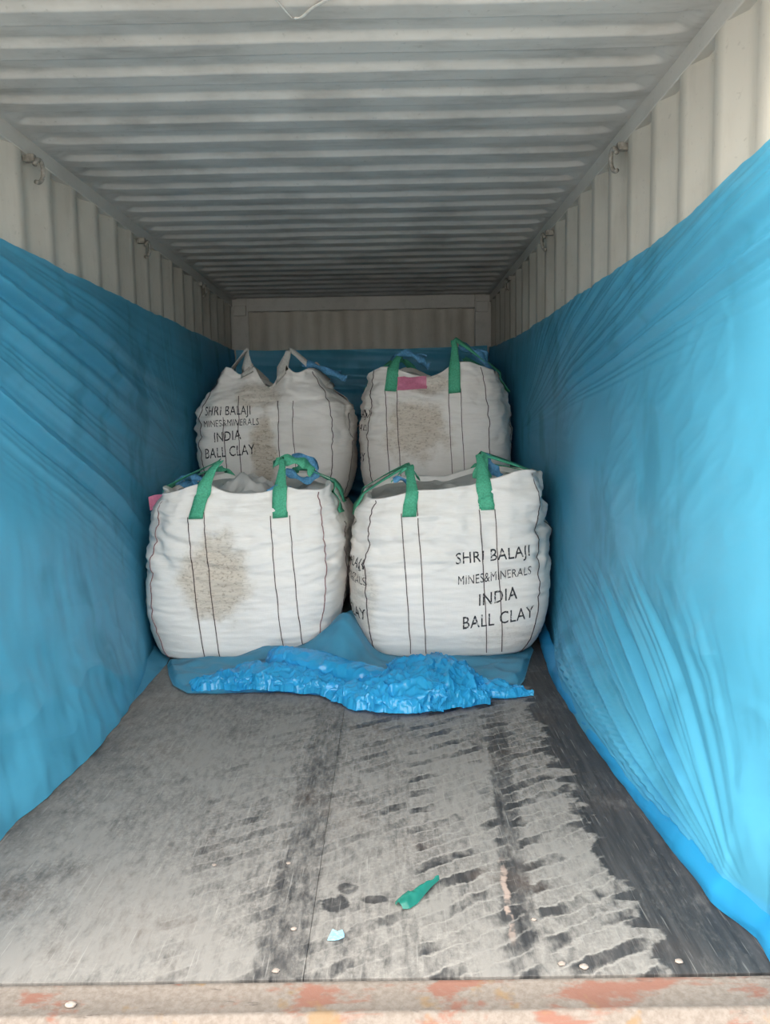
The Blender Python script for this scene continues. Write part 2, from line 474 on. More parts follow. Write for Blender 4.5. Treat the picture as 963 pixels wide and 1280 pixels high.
# side walls: trapezoid corrugation, inner land centred on y = 0.67 + 0.28 k
def corr_profile(y0, y1, first, pitch, land, slope):
    """list of (y, s) with s = 1 on the inner land and 0 on the outer land"""
    outl = pitch - land - 2 * slope
    pts = []
    k = math.floor((y0 - first) / pitch) - 1
    while first + k * pitch < y1 + pitch:
        c = first + k * pitch
        pts += [(c - land / 2 - slope, 0), (c - land / 2, 1), (c + land / 2, 1), (c + land / 2 + slope, 0)]
        k += 1
    ys = [q[0] for q in pts]; ss = [q[1] for q in pts]
    keep = [(y, s) for y, s in pts if y0 < y < y1]
    return [(y0, float(np.interp(y0, ys, ss)))] + keep + [(y1, float(np.interp(y1, ys, ss)))]

for side, nm in ((-1, 'wall_left'), (1, 'wall_right')):
    pr = corr_profile(-0.02, L + 0.02, 0.67, 0.28, 0.075, 0.066)
    zz = [-0.03, 0.6, 1.2, 1.8, ZR]
    V = np.zeros((len(zz), len(pr), 3))
    for i, z in enumerate(zz):
        for j, (y, s) in enumerate(pr):
            V[i, j] = (side * (WI + (1 - s) * 0.036), y, z)
    struct(grid_obj(nm, V, M['wall'], smooth=False, flip=side > 0))
struct(box_obj('trim_2', -1.226, -WI, -0.02, L + 0.06, ZR, H + 0.03, M['rail'], b=0.004))
struct(box_obj('trim_3', WI, 1.226, -0.02, L + 0.06, ZR, H + 0.03, M['rail'], b=0.004))
struct(box_obj('trim_4', -1.226, -WO + 0.002, -0.02, L + 0.06, -0.15, 0.02, M['rail']))
struct(box_obj('trim_5', WO - 0.002, 1.226, -0.02, L + 0.06, -0.15, 0.02, M['rail']))

# roof: pressed corrugations running across, closed before the rails
def roof():
    ny, nx = 1100, 90
    y = np.linspace(-0.02, L + 0.03, ny)
    x = np.concatenate([np.linspace(-1.172, -1.02, 25), np.linspace(-1.0, 1.0, 40), np.linspace(1.02, 1.172, 25)])
    Y, X = np.meshgrid(y, x, indexing='ij')
    ph = np.mod(Y - 0.839 + 0.053, 0.212)
    bow = 0.05 * sstep(1.03, 1.15, np.abs(X))                      # the pressed ends curve towards the door
    ph = np.mod(ph + bow * 0.35, 0.212)
    # raised pan from 0 to .106 (falls over .035..), flat land after
    up = sstep(0.128, 0.166, ph) * (1 - sstep(0.034, 0.072, ph)) if False else None
    u = np.where(ph < 0.106, 1 - np.clip((ph - 0.041) / 0.024, 0, 1), np.clip((ph - 0.147) / 0.024, 0, 1))
    end = 1 - sstep(1.085, 1.145, np.abs(X))
    Z = H + 0.020 * u * end + 0.0025 * perlin(X * 2.2, Y * 1.7, 0.3) + 0.0015 * perlin(X * 7, Y * 7, 4)
    Z -= 0.006 * np.exp(-((X - 0.0) / 0.09) ** 2 - ((Y - 0.42) / 0.10) ** 2)   # a dent
    V = np.stack([X, Y, Z], -1)
    return grid_obj('ceiling', V, M['roof'], flip=True)
rf = struct(roof())
Vr, Fr = ribbon_data(catmull([(-0.085, 0.52, 2.384), (-0.053, 0.60, 2.384), (-0.023, 0.695, 2.384), (-0.008, 0.70, 2.384), (0.006, 0.695, 2.384), (0.045, 0.64, 2.384), (0.09, 0.60, 2.384)], 5), [(0.006, 0.006, 0.0)] * 31, 0.003)
mesh_obj('sealant_run', Vr, Fr, M['clay_white'], rf)

# end wall: vertical corrugation, header beam, corner posts
pr = corr_profile(-1.17, 1.17, -0.825, 0.2405, 0.102, 0.018)
V = np.zeros((3, len(pr), 3))
for i, z in enumerate((-0.03, 1.2, 2.275)):
    for j, (x, s) in enumerate(pr):
        V[i, j] = (x, L + 0.045 * (1 - s), z)
struct(grid_obj('wall_back', V, M['wall'], smooth=False, flip=True))
struct(box_obj('trim_6', -1.03, 1.03, L - 0.035, L + 0.09, 2.272, H + 0.03, M['rail'], b=0.006))
struct(box_obj('trim_7', -1.2, -1.022, L - 0.02, L + 0.09, -0.02, H + 0.03, M['rail'], b=0.006))
struct(box_obj('trim_8', 1.032, 1.2, L - 0.02, L + 0.09, -0.02, H + 0.03, M['rail'], b=0.006))
for s in (-1, 1):
    struct(box_obj('trim_%d' % (9 + (s > 0)), min(s * 1.04, s * 1.15), max(s * 1.04, s * 1.15), L - 0.05, L - 0.01, 2.235, 2.325, M['rail'], b=0.005))
# door frame: posts and header at the opening
struct(box_obj('trim_11', -1.235, -1.172, -0.15, -0.015, -0.17, H + 0.04, M['rail'], b=0.006))
struct(box_obj('trim_12', 1.172, 1.235, -0.15, -0.015, -0.17, H + 0.04, M['rail'], b=0.006))
struct(box_obj('trim_13', -1.235, 1.235, -0.15, -0.015, H - 0.01, H + 0.10, M['rail'], b=0.006))

# lashing rings welded under the top rails
def lashing_ring(side, y, label):
    x = side * 1.158
    root = empty('lashing_ring', (side * WI, y, 2.30))
    tag(root, label, 'ring', 'lashing rings under the top rails')
    pts = []
    for k in range(19):
        a = -0.55 * math.pi + 1.45 * math.pi * k / 18
        pts.append((x - side * (0.012 + 0.020 * math.sin(a * 0.5 + 1)), y + 0.036 * math.cos(a), 2.262 + 0.042 * math.sin(a)))
    tube_obj('ring_bar', pts, 0.009, M['ring'], root)
    box_obj('weld_tab', min(x - side * 0.016, x + side * 0.03), max(x - side * 0.016, x + side * 0.03), y - 0.016, y + 0.016, 2.296, 2.326, M['ring'], root, 0.004)
for y, nth in ((1.62, 'first'), (3.09, 'second'), (4.56, 'third')):
    lashing_ring(-1, y, '%s steel lashing ring from the door above the loose creased sheet' % nth)
    lashing_ring(1, y, '%s steel lashing ring from the door above the tightly folded sheet' % nth)

# ------------------------------------------------------------------ blue sheeting on the walls
def noise1(a, seed, oct=2):
    return fbm(np.asarray(a), np.full_like(np.asarray(a, float), seed * 3.17), 0.37, oct)

def wall_sheet(side):
    nu, nv = 560, 340
    s = np.linspace(0, 1, nu); y = -0.10 + 5.87 * s ** 1.5
    v = np.linspace(0, 1, nv)
    Y, Vv = np.meshgrid(y, v, indexing='ij')
    if side > 0:
        ty = [-.1, .312, .506, .786, 1.15, 1.644, 2.349, 3.173, 4.054, 5.327, 5.9]
        tz = [1.905, 1.898, 1.891, 1.865, 1.85, 1.843, 1.841, 1.844, 1.844, 1.884, 1.92]
        hy = [0, .122, .272, .384, .554, .862, 1.081, 1.419, 1.9, 2.196, 2.6, 2.864, 3.3, 5.9]
        hx = [1.12, 1.125, 1.072, 1.072, 1.066, 1.042, 1.030, 1.026, 1.020, 1.028, 1.07, 1.10, 1.12, 1.13]
    else:
        ty = [0, 1.286, 2.255, 5.9]; tz = [1.93, 1.928, 1.921, 1.925]
        hy = [0, .763, .93, 1.299, 1.591, 2.056, 2.45, 2.75, 3.2, 5.9]
        hx = [1.06, 1.036, 1.006, .98, .988, 1.034, 1.045, 1.09, 1.12, 1.13]
    zt = np.interp(Y, ty, tz); hem = np.interp(Y, hy, hx)
    zt = zt + 0.010 * noise1(Y * 2.3, 5 + side) + 0.004 * noise1(Y * 11, 9 + side)
    Z = 0.006 + (zt - 0.006) * (1 - Vv) ** 1.02
    off = 0.016 + 0.0 * Z
    if side > 0:
        foot = (WI - hem - 0.022) * (1 - sstep(0.0, 0.55, Z)) ** 1.3
        # fan of tension folds, gathered by the far bags and spreading to the top edge
        dy, dz = 4.125 - Y, Z - 1.142
        ang = np.arctan2(dz, dy); dist = np.hypot(dz, dy)
        w = sstep(0.06, 0.15, ang) * (1 - sstep(0.42, 0.8, ang)) * sstep(0.1, 1.0, dist)
        top_near = 1 - sstep(0.25, 0.85, zt - Z)
        fo = noise1(ang * 42, 1.3, 3) + 0.6 * noise1(ang * 100, 2.7, 2)
        d1 = 0.022 * w * (0.25 + 0.75 * top_near) * fo
        d1 = d1 + 0.009 * w * (0.15 + 0.85 * top_near) * noise1(ang * 150, 5.5, 1) * sstep(1.0, 2.6, dist) + 0.005 * w * top_near * noise1(ang * 270, 7.5, 1) * sstep(2.2, 3.4, dist)
        w2 = (1 - sstep(0.9, 2.4, dist)) * sstep(0.05, 0.5, dist) * (dy > 0)
        d2 = 0.010 * w2 * noise1(ang * 24, 8.1, 2)
        # lower fan, gathered at the bottom corner by the door
        ay, az = Y - 0.10, Z - 0.03
        an2 = np.arctan2(az, ay); di2 = np.hypot(az, ay)
        reach = 1 - sstep(0.55, 1.25, di2 * (0.30 + 1.0 * an2) + 0.12 * noise1(an2 * 9, 3.0, 1))
        w3 = (ay > 0) * sstep(0.01, 0.05, an2) * (1 - sstep(0.85, 1.2, an2)) * sstep(0.03, 0.5, di2) * reach
        la = np.log(np.maximum(an2, 0.0) + 0.04)
        d3 = 0.040 * w3 * (noise1(la * 7, 4.4, 1) + 0.55 * noise1(la * 17, 6.6, 1) * sstep(0.2, 0.8, di2) + 0.35 * noise1(la * 40, 1.6, 1) * sstep(0.7, 1.6, di2)) * (0.3 + 0.7 * np.minimum(1, di2)) * sstep(0.0, 0.14, Z) * (1.2 - 0.7 * sstep(0.25, 0.8, an2))
        bul = 0.020 * perlin(Y * 1.1, Z * 1.6, 3.3) + 0.012 + 0.030 * sstep(0.2, 0.8, Z) * (1 - sstep(0.9, 1.6, Z)) * (1 - sstep(2.0, 3.2, Y))
        cross = 0.004 * ridged(Y * 3.0, Z * 7.0 + Y * 3.0, 1.0, 2) * sstep(0.45, 0.55, fbm(Y * 1.3, Z * 1.7, 9.0, 2) * 0.5 + 0.5)
        off = off + foot + bul + d1 + d2 + d3 + cross
    else:
        foot = (WI - hem) * (1 - sstep(0.0, 0.75, Z)) ** 1.15
        dy, dz = Y + 0.75, 2.13 - Z
        ang = np.arctan2(dz, dy); dist = np.hypot(dz, dy)
        w = (1 - sstep(0.40, 0.56, ang)) * sstep(0.6, 2.0, dist) * sstep(0.03, 0.08, ang)
        fo = 0.7 * noise1(ang * 34, 1.9, 3) + 0.5 * noise1(ang * 85, 3.1, 2)
        d1 = 0.014 * w * fo
        for a0, wd, am in ((0.146, .010, .018), (0.192, .009, .030), (0.262, .010, .018), (0.385, .011, .030), (0.33, .012, .012)):
            run = sstep(1.2, 1.8, dist) * (1 - sstep(4.4, 5.2, dist))
            d1 = d1 + am * run * (np.exp(-((ang - a0) / wd) ** 2) - 0.7 * np.exp(-((ang - a0 - wd * 1.7) / wd) ** 2))
        # short creases where the film is nipped behind the far bag
        ay, az = 3.75 - Y, Z - 1.02
        an2 = np.arctan2(az, ay); di2 = np.hypot(az, ay)
        d2 = 0.012 * (1 - sstep(0.5, 1.7, di2)) * sstep(0.04, 0.3, di2) * noise1(an2 * 16, 5.2, 2) * (ay > 0)
        bul = 0.030 * perlin(Y * 0.9, Z * 1.5, 6.3) + 0.020 + 0.045 * sstep(0.1, 0.6, Z) * (1 - sstep(0.7, 1.4, Z)) * (1 - sstep(2.2, 3.0, Y))
        lo = 1 - sstep(0.35, 0.75, Z)
        cross = 0.010 * ridged(Y * 2.2, Z * 3.4 + Y * 0.8, 2.0, 2) * lo + 0.004 * perlin(Y * 14, Z * 5, 2.2)
        off = off + foot + bul + d1 + d2 + cross
    squeeze = 1 - 0.70 * sstep(1.9, 3.0, Y)                       # pressed to the wall by the bags
    off = off * squeeze + 0.010
    topf = sstep(0.0, 0.10, zt - Z)
    off = 0.010 + (off - 0.010) * (0.35 + 0.65 * topf)
    off = np.maximum(off, 0.006)
    X = side * (WI - off)
    V = np.stack([X, Y, Z], -1)
    root = empty('plastic_sheet', (side * 1.15, 2.9, 0))
    grid_obj('film', V, M['film'], root, flip=side > 0)
    # doubled hem lying against the foot of the sheet
    if side > 0:
        n = 220; yy = np.linspace(-0.10, 2.95, n); q = np.linspace(0, 1, 12)
        hh = np.interp(yy, hy, hx)
        wob = 0.010 * noise1(yy * 2.5, 3.3)
        hgt = 0.085 + 0.02 * noise1(yy * 1.7, 7.7)
        Vh = np.zeros((n, 12, 3))
        for k, t in enumerate(q):
            Vh[:, k, 0] = hh - 0.030 + wob + t * 0.040 + 0.004 * noise1(yy * 9 + t * 3, 2.2) - 0.018 * math.sin(math.pi * t)
            Vh[:, k, 1] = yy
            Vh[:, k, 2] = 0.004 + t * hgt
        grid_obj('hem', Vh, M['hem'], root)
    else:
        n = 120; yy = np.linspace(1.45, 2.75, n); q = np.linspace(0, 1, 8)
        hh = np.interp(yy, [1.45, 1.6, 2.1, 2.5, 2.75], [.985, .965, .962, .968, 1.0])
        Vh = np.zeros((n, 8, 3))
        for k, t in enumerate(q):
            Vh[:, k, 0] = -(hh + t * 0.10 + 0.003 * noise1(yy * 5, 1.0))
            Vh[:, k, 1] = yy
            Vh[:, k, 2] = 0.004 + 0.030 * t * t + 0.003 * noise1(yy * 7 + t, 4.0)
        grid_obj('hem', Vh, M['flat_film'], root, flip=True)
    return root
tag(wall_sheet(1), 'blue plastic sheet with fans of tight folds on the wall by the dark floor strip', 'plastic sheet', 'blue wall sheets')
tag(wall_sheet(-1), 'loose blue plastic sheet with a few long slanting creases hung along a side wall', 'plastic sheet', 'blue wall sheets')

def back_sheet():
    nx, nz = 160, 120
    X, T = np.meshgrid(np.linspace(-1.13, 1.13, nx), np.linspace(0, 1, nz), indexing='ij')
    zt = 1.925 - 0.010 * np.cos(X * 1.3) + 0.006 * perlin(X * 4, 1.0, 2.0)
    Z = 0.01 + (zt - 0.01) * (1 - T)
    off = 0.04 + 0.018 * noise1((Z + 0.05 * X) * 16, 2.2, 2) + 0.02 * perlin(X * 2, Z * 2, 5) + 0.05 * sstep(0.8, 1.15, np.abs(X)) ** 2
    return grid_obj('plastic_sheet', np.stack([X, L - 0.03 - np.maximum(off, 0.01), Z], -1), M['film'])
tag(back_sheet(), 'dark blue plastic sheet across the end wall behind the stacked bags', 'plastic sheet', 'blue wall sheets')

# ------------------------------------------------------------------ bulk bags
class Bag:
    def __init__(s, name, c, z0, hx, hy, zs, rim, ears, rs=0.80, rot=0.0, shear=0.0, tilt=0.0, seed=1, n=3.6, dents=(), shoulder=0.95, wr=1.0, rimnoise=0.010):
        s.__dict__.update(name=name, c=c, z0=z0, hx=hx, hy=hy, zs=zs, rim=rim, ears=ears, rs=rs, rot=math.radians(rot), shear=shear,
                          tilt=tilt, seed=seed, n=n, dents=dents, shoulder=shoulder, wr=wr, rimnoise=rimnoise)
    def rimz(s, th, noisy=True):
        z = s.rim + s.tilt * np.cos(th)
        for a, h, w in s.ears:
            d = np.angle(np.exp(1j * (th - math.radians(a))))
            z = z + h * np.exp(-(d / math.radians(w)) ** 2)
        if not noisy: return z
        return z + s.rimnoise * noise1(np.cos(th) * 3.1 + np.sin(th) * 4.3, s.seed, 2)
    def local(s, th, t, noisy=True):
        th, t = np.broadcast_arrays(np.asarray(th, float), np.asarray(t, float))
        TB = 0.72
        tb = np.array([0, .03, .07, .14, .24, .36, .50, .64, .78, .90, 1.0])
        zz = np.array([0, .002, .022, .075, .18, .33, .50, .66, .80, .91, 1.0])
        rr = np.array([.76, .82, .855, .895, .940, .976, .996, 1.0, .990, .970, s.shoulder])
        q = np.clip(t / TB, 0, 1)
        k = np.clip((t - TB) / (1 - TB), 0, 1)
        rz = s.rimz(th, noisy)
        z = np.interp(q, tb, zz) * s.zs + k * (rz - s.zs)
        kk = k * k * (3 - 2 * k) * 0.5 + k * 0.5
        r = np.interp(q, tb, rr) + kk * (s.rs - s.shoulder)
        nn = s.n + 1.2 * k
        c, sn = np.cos(th), np.sin(th)
        rho = (np.abs(c) ** nn + np.abs(sn) ** nn) ** (-1 / nn)
        x = s.hx * r * rho * c; y = s.hy * r * rho * sn
        if not noisy: return x + s.shear * (s.zs - z), y, z
        # creases
        sd = s.seed * 7.7
        corner = np.exp(-((np.abs(np.abs(c) - np.abs(sn))) / 0.16) ** 2)
        d = 0.016 * fbm(x * 2.6 + sd, y * 2.6, z * 2.6, 2)
        mid = sstep(0.42, 0.70, z / s.zs)
        d = d + s.wr * mid * (0.014 * fbm(x * 4 + sd, y * 4, z * 15 + 0.8 * np.sin(x * 5 + sd), 2))
        d = d + s.wr * 0.0034 * fbm(x * 7, y * 7 + sd, z * 42, 2) * sstep(0.01, 0.10, z)
        d = d + s.wr * 0.011 * corner * perlin(x * 2, sd, z * 24) * sstep(0.03, 0.2, z)
        d = d + 0.014 * k * noise1(th * 5.5, sd, 2)
        d = d - 0.022 * s.wr * np.maximum(0, ridged(x * 3 + sd + z * 1.5, y * 3, z * 5, 2) - 0.70) * mid
        d = d + 0.010 * s.wr * sstep(0.75, 0.95, z / s.zs) * ridged(x * 5 + sd, y * 5, z * 3.5, 2)
        for a, zc, wa, wz, dep in s.dents:
            da = np.angle(np.exp(1j * (th - math.radians(a))))
            d = d - dep * np.exp(-(da / math.radians(wa)) ** 2 - ((z - zc) / wz) ** 2)
        d = d * sstep(0, 0.06, t)
        l = np.hypot(c, sn)
        x = x + d * c / l; y = y + d * sn / l
        x = x + s.shear * (s.zs - z)
        return x, y, z
    def P(s, th, t):
        x, y, z = s.local(th, t)
        cr, sr = math.cos(s.rot), math.sin(s.rot)
        return np.stack([s.c[0] + x * cr - y * sr, s.c[1] + x * sr + y * cr, s.z0 + z], -1)
    def N(s, th, t):
        e = 1e-3
        a = s.P(np.asarray(th) + e, t) - s.P(np.asarray(th) - e, t)
        b = s.P(th, np.minimum(np.asarray(t) + e, 1)) - s.P(th, np.asarray(t) - e)
        n = np.cross(a, b); return n / (np.linalg.norm(n, axis=-1, keepdims=True) + 1e-12)
    FACE = {'front': (-math.pi + 0.35, -0.35, 0), 'right': (-math.pi / 2 + 0.35, math.pi / 2 - 0.35, 1),
            'back': (math.pi - 0.35, 0.35, 0), 'left': (1.5 * math.pi - 0.35, 0.5 * math.pi + 0.35, 1)}
    def find(s, face, a, z):
        """parameters (th, t) of the point of a face at across-position a and height z (arrays)"""
        lo0, hi0, ax = s.FACE[face]
        a, z = np.broadcast_arrays(np.asarray(a, float), np.asarray(z, float))
        th = np.full(a.shape, (lo0 + hi0) / 2); t = np.full(a.shape, 0.5)
        ta, tz = a.copy(), z.copy()
        for rep in range(5):                                       # search the uncreased surface, then correct for the creases
            for inner in range(2):
                lo, hi = np.zeros(a.shape), np.ones(a.shape)
                for i in range(15):
                    m = (lo + hi) / 2; zz = s.local(th, m, False)[2]
                    up = zz < tz; lo = np.where(up, m, lo); hi = np.where(up, hi, m)
                t = (lo + hi) / 2
                lo, hi = np.full(a.shape, lo0), np.full(a.shape, hi0)
                for i in range(15):
                    m = (lo + hi) / 2; q = s.local(m, t, False)[ax]
                    up = q < ta; lo = np.where(up, m, lo); hi = np.where(up, hi, m)
                th = (lo + hi) / 2
            got = s.local(th, t)
            ta = ta + (a - got[ax]); tz = tz + (z - got[2])
        return th, t
    def on(s, face, a, z, off=0.004):
        th, t = s.find(face, a, z)
        return s.P(th, t) + s.N(th, t) * off, th, t
    # ---- parts
    def build(s, fabric, label):
        s.root = empty('bulk_bag', (s.c[0], s.c[1], s.z0))
        tag(s.root, label, 'bulk bag', 'bulk bags of clay')
        nth, nt = 260, 170
        th = np.linspace(0, 2 * math.pi, nth, endpoint=False)
        t = np.concatenate([np.linspace(0, 0.09, 14, endpoint=False), np.linspace(0.09, 1, nt - 14)])
        T, TH = np.meshgrid(t, th, indexing='ij')
        V = s.P(TH, T)
        rim = V[-1]; cen = np.array([s.c[0], s.c[1], 0])
        rows = []
        for k, (sc, dz) in enumerate(((0.985, 0.004), (0.968, -0.004), (0.955, -0.03), (0.94, -0.07))):   # turned-in hem
            r = rim.copy(); r[:, :2] = cen[:2] + (rim[:, :2] - cen[:2]) * sc; r[:, 2] += dz; rows.append(r)
        V = np.concatenate([V, np.array(rows)], 0)
        n, m = V.shape[:2]
        F = grid_faces(n, m, True)
        Vf = V.reshape(-1, 3)
        me = bpy.data.meshes.new('body')
        bot = len(Vf)
        Vf = np.concatenate([Vf, [[s.c[0], s.c[1], s.z0 + 0.001]]], 0)
        faces = F.tolist() + [[bot, (j + 1) % m, j] for j in range(m)]
        me.from_pydata(Vf.tolist(), [], faces)
        s.body = link_mesh('body', me, fabric, s.root)
    def liner(s, depth=0.10, hump=0.0, hc=(0, 0), mat='liner', amp=0.03):
        nth, nr = 120, 40
        th = np.linspace(0, 2 * math.pi, nth, endpoint=False)
        rim = s.P(th, np.ones(nth))
        cen = np.array([s.c[0], s.c[1]])
        V = np.zeros((nr, nth, 3))
        for i in range(nr):
            f = 0.968 * (1 - i / (nr - 1)) + 0.0005
            V[i, :, :2] = cen + (rim[:, :2] - cen) * f
            e = 1 - f / 0.968
            base = rim[:, 2] * (1 - sstep(0, 0.55, e)) + (s.z0 + s.rim) * sstep(0, 0.55, e)
            V[i, :, 2] = base - 0.03 - depth * sstep(0, 0.6, e)
        X, Y = V[..., 0], V[..., 1]
        e = 1 - np.linspace(1, 0, nr)[:, None]
        V[..., 2] += sstep(0.02, 0.25, e) * (amp * ridged(X * 5 + s.seed, Y * 5, 0.5, 3) * 0.7)
        V[..., 2] += sstep(0.03, 0.3, e) * hump * np.exp(-((X - s.c[0] - hc[0]) / 0.15) ** 2 - ((Y - s.c[1] - hc[1]) / 0.14) ** 2) * (1 + 0.5 * ridged(X * 7, Y * 7, 2, 2))
        grid_obj('liner', V, M[mat], s.root, wrap=True, flip=False)
    def seam(s, face, a, zt, zb=0.02, lean=0.0, mat='stitch', w=0.0042):
        n = 46
        z = np.linspace(zt, zb, n); aa = a + lean * (zt - z) / max(zt - zb, 1e-3) + 0.003 * noise1(z * 9, a * 11)
        p, th, t = s.on(face, aa, z, 0.0022)
        tan = s.P(th + 0.004, t) - s.P(th - 0.004, t); tan /= np.linalg.norm(tan, axis=1, keepdims=True)
        wd = tan * w
        V, F = ribbon_data(p, wd, 0.003)
        mesh_obj('seam', V, F, M[mat], s.body, smooth=False)
    def corner_seam(s, deg, tt=0.985, tb=0.03, mat='stitch', w=0.0045):
        n = 60
        t = np.linspace(tt, tb, n); th = np.full(n, math.radians(deg)) + 0.012 * noise1(t * 9, deg)
        p = s.P(th, t) + s.N(th, t) * 0.0025
        tan = s.P(th + 0.004, t) - s.P(th - 0.004, t); tan /= np.linalg.norm(tan, axis=1, keepdims=True)
        V, F = ribbon_data(p, tan * w, 0.003)
        mesh_obj('seam', V, F, M[mat], s.body, smooth=False)
    def tab(s, face, a, drop, n=9, a2=None):
        """points down a face from the rim: sewn end of a loop"""
        lo0, hi0, ax = s.FACE[face]
        aa = np.full(1, a)
        th, t = s.find(face, aa, np.full(1, s.zs + 0.9 * (s.rim - s.zs)))
        zr = float(s.local(th, np.ones(1))[2][0])
        z = np.linspace(zr - 0.004, zr - drop, n)
        av = np.linspace(a, a if a2 is None else a2, n)
        p, th, t = s.on(face, av, z, 0.012)
        tan = s.P(th + 0.01, t) - s.P(th - 0.01, t); tan /= np.linalg.norm(tan, axis=1, keepdims=True)
        return p, tan
    def loop(s, fa, aa, fb, ab, peak, width=0.075, drop=(0.14, 0.14), mat='green', narrow=0.55, a2=None, twist=0.0):
        pa, ta = s.tab(fa, aa, drop[0], a2=a2); pb, tb = s.tab(fb, ab, drop[1])
        up = np.array([0, 0, 1.0])
        A, B, Pk = pa[0], pb[0], np.array(peak, float)
        air = catmull([A, A * 0.45 + Pk * 0.55 + up * 0.015, Pk, B * 0.45 + Pk * 0.55 + up * 0.008, B], 6)
        m = len(air)
        pts = np.concatenate([pa[::-1], air[1:-1], pb], 0)
        wa = ta[0]; wb = tb[0]
        if np.dot(wa, wb) < 0: pass
        wid = [q * width for q in ta[::-1]]
        for i in range(1, m - 1):
            f = i / (m - 1)
            w = wa * (1 - f) + wb * f
            w = w / (np.linalg.norm(w) + 1e-9)
            tng = air[min(i + 1, m - 1)] - air[i - 1]; tng /= np.linalg.norm(tng)
            w = w - tng * np.dot(w, tng)
            if twist:
                ca, sa = math.cos(twist * math.sin(math.pi * f)), math.sin(twist * math.sin(math.pi * f))
                w = w * ca + np.cross(tng, w) * sa
            w = w / (np.linalg.norm(w) + 1e-9)
            wid.append(w * width * (1 - (1 - narrow) * math.sin(math.pi * f) ** 0.6))
        wid += [q * width for q in tb]
        V, F = ribbon_data(pts, wid, 0.004)
        return mesh_obj('lifting_loop', V, F, M[mat], s.root)
    def tie(s, pts, width=0.03, mat='tie', name='tie_tape', wdir=(0, 0, 1), parent=None):
        c = catmull(pts, 6)
        w = []
        for i in range(len(c)):
            t = c[min(i + 1, len(c) - 1)] - c[max(i - 1, 0)]; t /= np.linalg.norm(t) + 1e-9
            d = np.array(wdir, float) + 0.5 * np.array([math.sin(i * 0.5), math.cos(i * 0.4), 0])
            d = d - t * np.dot(d, t); d /= np.linalg.norm(d) + 1e-9
            w.append(d * width * (0.8 + 0.25 * math.sin(i * 0.7)))
        V, F = ribbon_data(c, w, 0.004)
        return mesh_obj(name, V, F, M[mat], s.root if parent is None else parent)
    def patch(s, name, face, a0, a1, z0, z1, mat, skew=0.0, off=0.006):
        A, Zz = np.meshgrid(np.linspace(a0, a1, 10), np.linspace(z0, z1, 8), indexing='ij')
        Zz = Zz + skew * (A - a0)
        p, th, t = s.on(face, A.ravel(), Zz.ravel(), off)
        grid_obj(name, p.reshape(10, 8, 3), M[mat], s.root)
    def lettering(s, face, lines, sign=1):
        """lines: (text, across start, across end, baseline z start, baseline z end, cap height, max share)"""
        for text, a0, a1, zb0, zb1, cap in lines:
            cu = bpy.data.curves.new('lettering', 'FONT')
            cu.body = text; cu.resolution_u = 3; cu.offset = -0.002 if 'M' in text else 0.004; cu.space_character = 1.06
            ob = bpy.data.objects.new('tmp', cu); COL.objects.link(ob)
            dg = bpy.context.evaluated_depsgraph_get(); dg.update()
            me = bpy.data.meshes.new_from_object(ob.evaluated_get(dg))
            bpy.data.objects.remove(ob, do_unlink=True)
            bm = bmesh.new(); bm.from_mesh(me)
            bmesh.ops.triangulate(bm, faces=bm.faces)
            for rep in range(2):
                es = [e for e in bm.edges if e.calc_length() > 0.22]
                if es: bmesh.ops.subdivide_edges(bm, edges=es, cuts=1)
                bmesh.ops.triangulate(bm, faces=bm.faces)
            co = np.array([v.co[:] for v in bm.verts])
            x0, x1 = co[:, 0].min(), co[:, 0].max(); y0, y1 = co[:, 1].min(), co[:, 1].max()
            fx = (co[:, 0] - x0) / (x1 - x0); fy = (co[:, 1] - max(y0, 0)) / (y1 - max(y0, 0))
            a = a0 + (a1 - a0) * fx
            z = zb0 + (zb1 - zb0) * fx + cap * fy
            p, th, t = s.on(face, a, z, 0.0035)
            tx = co[:, 0].copy()
            for v, q in zip(bm.verts, p): v.co = q
            bm.verts.index_update()
            cuts = []
            if ' ' in text:                                        # one part per word
                sx = np.sort(np.unique(tx.round(3))); g = int(np.argmax(np.diff(sx))); cuts = [(sx[g] + sx[g + 1]) / 2]
            for w in range(len(cuts) + 1):
                b2_ = bm.copy(); b2_.verts.ensure_lookup_table()
                if cuts:
                    dead = [v for v in b2_.verts if (tx[v.index] > cuts[0]) != (w == 1)]
                    bmesh.ops.delete(b2_, geom=dead, context='VERTS')
                me2 = bpy.data.meshes.new('lettering'); b2_.to_mesh(me2); b2_.free()
                link_mesh('lettering', me2, M['ink'], s.body, smooth=False)
            bm.free()

TXT = ('SHRI BALAJI', 'MINES&MINERALS', 'INDIA', 'BALL CLAY')
R2 = math.radians

# --- near bag with the round dirt patch
cx = -0.562
b1 = Bag('fl', (cx, 2.93), 0.012, 0.555, 0.515, 0.74, 0.885, ears=((-113, .055, 13), (-62, .03, 11), (-25, .05, 14), (-158, .03, 14), (60, .06, 16), (120, .06, 16), (155, .03, 12), (25, .03, 12)),
         rs=0.82, shear=-0.035, seed=1, dents=((-90, .80, 14, .08, .02), (-100, .66, 30, .03, .012)), wr=1.0)
b1.build(mat_fabric('white_weave_patch', [((-0.68, 2.43, 0.47), (0.20, 0.35, 0.28), 0.8)], grime=0.12), 'white bulk bag with a heart-shaped brown dirt patch, standing on the blue floor sheet')
b1.liner(0.04, 0.085, (-0.03, -0.02), amp=0.05)
for a, zt in ((-0.245, .775), (-0.165, .80), (0.175, .775), (0.275, .775)):
    b1.seam('front', a, zt, 0.03, lean=0.045)
b1.corner_seam(-135, mat='stitch_red'); b1.corner_seam(-45, mat='stitch_red')
b1.seam('right', -0.12, .70, 0.05); b1.seam('left', -0.16, .70, 0.05)
b1.loop('front', -0.165, 'left', -0.10, (-0.668, 2.60, 1.065), 0.072, (0.17, 0.10), a2=-0.205)
